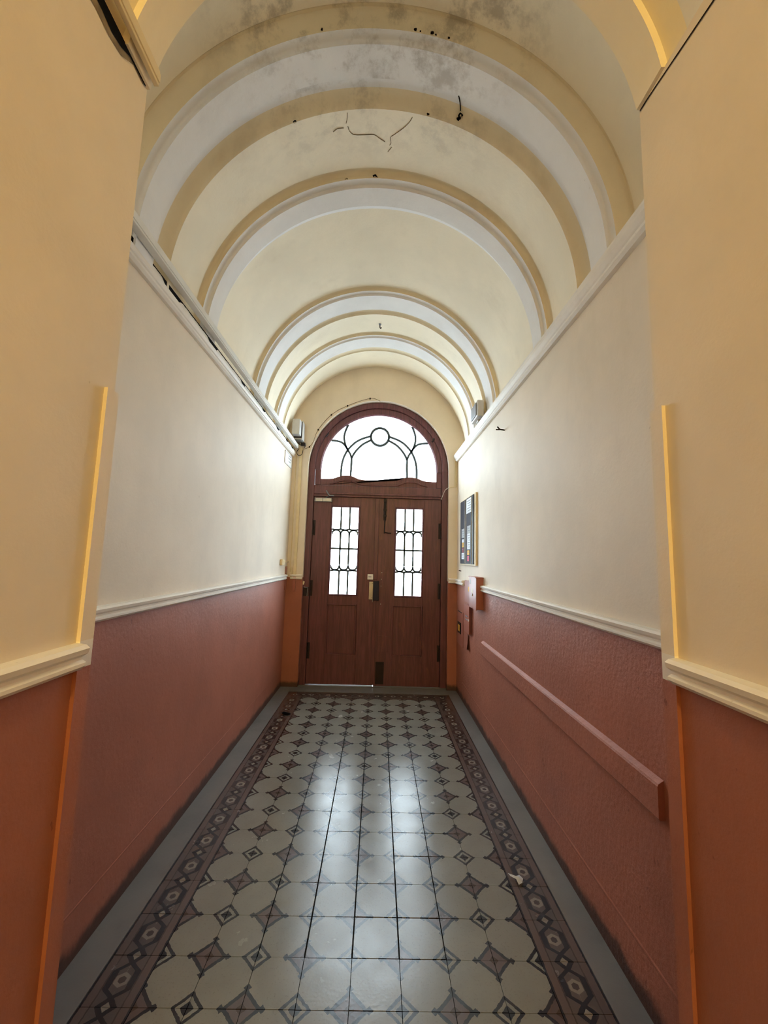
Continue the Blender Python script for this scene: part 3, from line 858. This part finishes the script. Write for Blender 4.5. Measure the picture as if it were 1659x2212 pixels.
obj('screw', tube([(XL + .004, 5.21, 1.39), (XL + .009, 5.21, 1.39)], .004, 8), M_METALW, pt)

# bell wire over the arch
bw = thing('bell_wire', 'thin wire pinned around the arch over the door', 'wire', (-.9, YE - .01, 3.0))
obj('strand', tube(smoothpts([(-1.02, YE - .009, 3.0), (-.954, YE - .009, 3.027), (-.895, YE - .009, 3.10), (-.835, YE - .009, 3.27), (-.67, YE - .009, 3.48), (-.46, YE - .009, 3.612), (-.163, YE - .011, 3.722), (-.026, YE - .009, 3.69)], 5), .0035, 5), M_CRACK, bw)
for x, z in ((-.94, 3.035), (-.835, 3.27), (-.67, 3.48), (-.46, 3.612), (-.163, 3.722)):
    obj('clip', bx(x - .008, x + .008, YE - .016, YE - .001, z - .010, z + .010, .003), M_SOOT, bw)
rc = thing('corner_cable', 'thin cream cable bent down the corner to the door frame', 'wire', (1.0, YE, 2.5))
obj('strand', tube([(1.01, YE - .008, 2.93), (.985, YE - .008, 2.93), (.985, YE - .008, 2.56), (.91, YE - .008, 2.548)], .007, 6), M_PVCC, rc)
obj('loose_end', tube(smoothpts([(.91, YE - .008, 2.548), (.86, YE - .01, 2.515), (.835, 5.30, 2.45), (.812, 5.305, 2.39)]), .0035, 6), M_PVC, rc)
obj('second_strand', tube([(1.002, YE - .006, 2.93), (1.002, YE - .006, 2.555)], .006, 6), M_PVCC, rc)

# hooks
hk = thing('wall_hook', 'bent iron hook sticking out of the cream wall', 'hook', (XR, 3.258, 2.69))
obj('spike', tube([(XR, 3.258, 2.685), (XR - .04, 3.258, 2.690), (XR - .055, 3.27, 2.715)], .006, 6), M_SOOT, hk)
obj('tooth', tube([(XR - .035, 3.258, 2.689), (XR - .07, 3.265, 2.690)], .005, 6), M_SOOT, hk)
vh = thing('ceiling_hook', 'tiny iron hook at the crown of the vault between two ribs', 'hook', (-.047, 4.08, 4.07))
obj('spike', tube(smoothpts([(-.047, 4.08, 4.085), (-.047, 4.08, 4.045), (-.040, 4.08, 4.03), (-.030, 4.08, 4.04)]), .005, 6), M_SOOT, vh)
obj('washer', tube([(-.047, 4.08, 4.080), (-.047, 4.08, 4.072)], .014, 8), M_GREY, vh)

# ------------------------------------------------------------------ display case with notices
XB = XR
dc = thing('display_case', 'black glazed double display case with notices on the wall', 'display case', (XB, 4.55, 1.56))
obj('frame', bx(XB - .022, XB, 4.165, 4.905, 1.555, 2.315, .002), M_PVCC, dc)
obj('back_panel', bx(XB - .030, XB - .021, 4.225, 4.895, 1.568, 2.302, .001), M_BLACK, dc)
obj('felt', bx(XB - .033, XB - .029, 4.635, 4.885, 1.578, 2.290), M_BOARD, dc)
obj('felt', bx(XB - .033, XB - .029, 4.305, 4.555, 1.578, 2.290), M_BOARD, dc)
for y in (4.63, 4.558, 4.300): obj('edge_bar', bx(XB - .036, XB - .030, y - .004, y + .004, 1.574, 2.296, .001), M_STEEL, dc)
def notice(y0, y1, z0, z1, mat, label, lines=0, nm='paper_notice'):
    n = thing(nm, label, 'paper', (XB - .034, y0, z0), 'notices in the display case')
    obj('sheet', bx(XB - .0350, XB - .0332, y0, y1, z0, z1), mat, n)
    for k in range(lines):
        z = z1 - (k + 1) * (z1 - z0) / (lines + 1)
        obj('text_line', bx(XB - .0356, XB - .0349, y0 + .02, y1 - .02 - .03 * (k % 3), z - .003, z + .003), M_PRINT, n)
notice(4.66, 4.80, 1.866, 1.970, M_PAPERG, 'grey printed sheet in the half of the display case beside the door', 3)
notice(4.68, 4.78, 1.813, 1.850, M_PAPER, 'small white slip above the yellow one in the display case')
notice(4.68, 4.78, 1.756, 1.811, M_YEL, 'yellow slip between white and dark red ones in the display case', 1)
notice(4.68, 4.78, 1.697, 1.749, M_RED, 'dark red slip in the half of the display case beside the door', 2)
notice(4.665, 4.80, 1.620, 1.692, M_PAPER, 'white card with a grey emblem at the bottom of the display case', 2)
notice(4.312, 4.548, 2.125, 2.287, M_PAPER, 'large white notice at the top of the display case', 5)
notice(4.34, 4.50, 1.902, 1.985, M_PAPERG, 'grey sheet with a gabled top in the display case', 2)
notice(4.35, 4.50, 1.726, 1.900, M_PAPER, 'tall white list in the middle of the display case', 6)
notice(4.40, 4.50, 1.667, 1.718, M_YEL, 'orange card above the pink one in the display case', 1)
notice(4.41, 4.50, 1.599, 1.658, M_PINK, 'pink card at the foot of the display case', 2)
wp = thing('wall_peg', 'tiny dark peg on the wall below the display case', 'peg', (XR, 4.98, 1.48))
obj('pin', tube([(XR, 4.98, 1.478), (XR - .03, 4.98, 1.482)], .005, 6), M_SOOT, wp)

# ------------------------------------------------------------------ meter boxes on the dado
def mbox(name, label, y0, y1, z0, z1, dep):
    t = thing(name, label, 'electrical box', (XR, y0, z0))
    obj('case', bx(XR - dep + .006, XR, y0, y1, z0, z1, .003), M_BRICKB, t)
    obj('door', bx(XR - dep, XR - dep + .008, y0 - .003, y1 + .003, z0 - .003, z1 + .003, .002), M_BRICKB, t)
    return t
b1 = mbox('meter_box', 'deepest brick-red meter box, breaking the dado rail', 3.935, 4.225, 1.140, 1.440, .072)
obj('lid', bx(XR - .080, XR, 3.928, 4.232, 1.440, 1.447, .001), M_BRICKB, b1)
st = obj('sticker', bx(XR - .0735, XR - .0715, 4.150, 4.200, 1.375, 1.420, .0), M_PAPER, b1); st['label'] = 'white sticker'
st = obj('sticker', bx(XR - .0735, XR - .0715, 4.070, 4.120, 1.290, 1.330, .0), M_PVCC, b1); st['label'] = 'cream sticker'
obj('lock', tube([(XR - .072, 4.080, 1.272), (XR - .078, 4.080, 1.272)], .012, 10), M_PAPER, b1)
b2 = mbox('meter_box', 'shallow brick-red meter box with a yellow sticker behind the deepest one', 4.240, 4.640, 1.155, 1.385, .030)
st = obj('sticker', bx(XR - .0315, XR - .0295, 4.380, 4.460, 1.275, 1.325), M_YEL, b2); st['label'] = 'yellow warning sticker'
b3 = mbox('meter_box', 'lower brick-red box with its cover ajar and faded print', 4.396, 4.640, .835, 1.125, .036)
obj('print_line', bx(XR - .0375, XR - .0358, 4.45, 4.56, 1.00, 1.012), M_PRINT, b3)
obj('print_line', bx(XR - .0375, XR - .0358, 4.45, 4.56, .965, .975), M_PRINT, b3)
obj('latch', bx(XR - .040, XR - .034, 4.392, 4.408, .965, .985, .001), M_PAPER, b3)
obj('painted_side_shade', bx(XR - .028, XR - .002, 4.3945, 4.3975, .84, 1.12), M_WOODF, b3)  # thin brown sheet painting shade onto the near side of the box
ht = thing('wall_hatch', 'flush brick-red wall hatch with a black framed yellow plate', 'hatch', (XR, 4.84, .6))
obj('door', bx(XR - .006, XR, 4.84, 5.20, .60, 1.00, .003), M_BRICKB, ht)
pl = obj('plate_frame', bx(XR - .012, XR - .005, 4.94, 5.13, .735, .865, .003), M_BLACK, ht)
obj('plate', bx(XR - .0145, XR - .0115, 4.99, 5.09, .760, .835, .001), M_YEL, pl)
obj('handle', bx(XR - .012, XR - .005, 4.90, 5.12, .985, .995, .001), M_IRON, ht)
fp_ = thing('plaster_flap', 'loose brown flap of lining hanging under the lower box', 'flap', (XR, 4.55, .64))
bm = bmesh.new()
va = [bm.verts.new(p) for p in ((XR, 4.62, .80), (XR - .008, 4.54, .80), (XR - .034, 4.50, .66), (XR - .030, 4.52, .645), (XR, 4.60, .64))]
bm.faces.new(va)
bmesh.ops.solidify(bm, geom=list(bm.faces), thickness=.004)
obj('sheet', bm, M_WOODF, fp_)

# ------------------------------------------------------------------ bits on the floor
lt = thing('paper_scrap', 'crumpled white paper scrap on the border tiles', 'litter', (.751, 2.251, 0))
bm = bmesh.new()
P = [(-.035, .028), (-.012, .012), (.022, .022), (.035, .004), (.018, -.032), (-.002, -.040), (-.006, -.012), (-.028, .010)]
vv = [bm.verts.new((.751 + x, 2.251 + y, .004 + .012 * random.random())) for x, y in P]
c = bm.verts.new((.758, 2.245, .022))
for k in range(len(vv)): bm.faces.new((vv[k], vv[(k + 1) % len(vv)], c))
bmesh.ops.solidify(bm, geom=list(bm.faces), thickness=.0015)
obj('sheet', bm, M_PAPER, lt)
db = thing('dry_leaf', 'dark dry leaf lying on the chain border near the door', 'leaf', (-.885, 4.37, 0))
bm = bmesh.new()
P = [(-.05, 0), (-.03, .03), (.0, .035), (.035, .02), (.05, -.005), (.02, -.03), (-.02, -.025)]
vv = [bm.verts.new((-.885 + x, 4.37 + y, .004 + .012 * random.random())) for x, y in P]
c = bm.verts.new((-.885, 4.372, .018))
for k in range(len(vv)): bm.faces.new((vv[k], vv[(k + 1) % len(vv)], c))
bmesh.ops.solidify(bm, geom=list(bm.faces), thickness=.0015)
obj('blade', bm, M_DARK, db)

# ------------------------------------------------------------------ street outside and the lamp behind the viewer
o = obj('ground', bx(-8, 8, 5.50, 14, -.20, -.06), M_STONE); tag(o, 'stone pavement of the street beyond the door', 'pavement', kind='structure')
lp = thing('ceiling_lamp', 'warm lamp with an enamel shade hanging from the near vault behind the viewer', 'lamp', (AX, -3.1, 3.64))
obj('rod', tube([(AX, -3.1, 3.645), (AX, -3.1, 3.30)], .008, 8), M_IRON, lp)
obj('rose', tube([(AX, -3.1, 3.65), (AX, -3.1, 3.615)], .05, 16), M_IRON, lp)
obj('holder', tube([(AX, -3.1, 3.31), (AX, -3.1, 3.25)], .035, 12), M_IRON, lp)
bm = bmesh.new()
loft(bm, [[(AX + r_ * math.cos(k * math.pi / 12), -3.1 + r_ * math.sin(k * math.pi / 12), z_) for k in range(24)] for r_, z_ in ((.04, 3.26), (.09, 3.235), (.15, 3.20), (.155, 3.195))], closed=True)
obj('shade', bm, M_METALW, lp)
ml = bpy.data.lights.new('bulb', 'POINT'); ml.energy = LAMP_WATTS; ml.color = LAMP_COLOR; ml.shadow_soft_size = .06
lo = bpy.data.objects.new('bulb', ml); C.objects.link(lo); lo.parent = lp; lo.location = (0, 0, -.50)
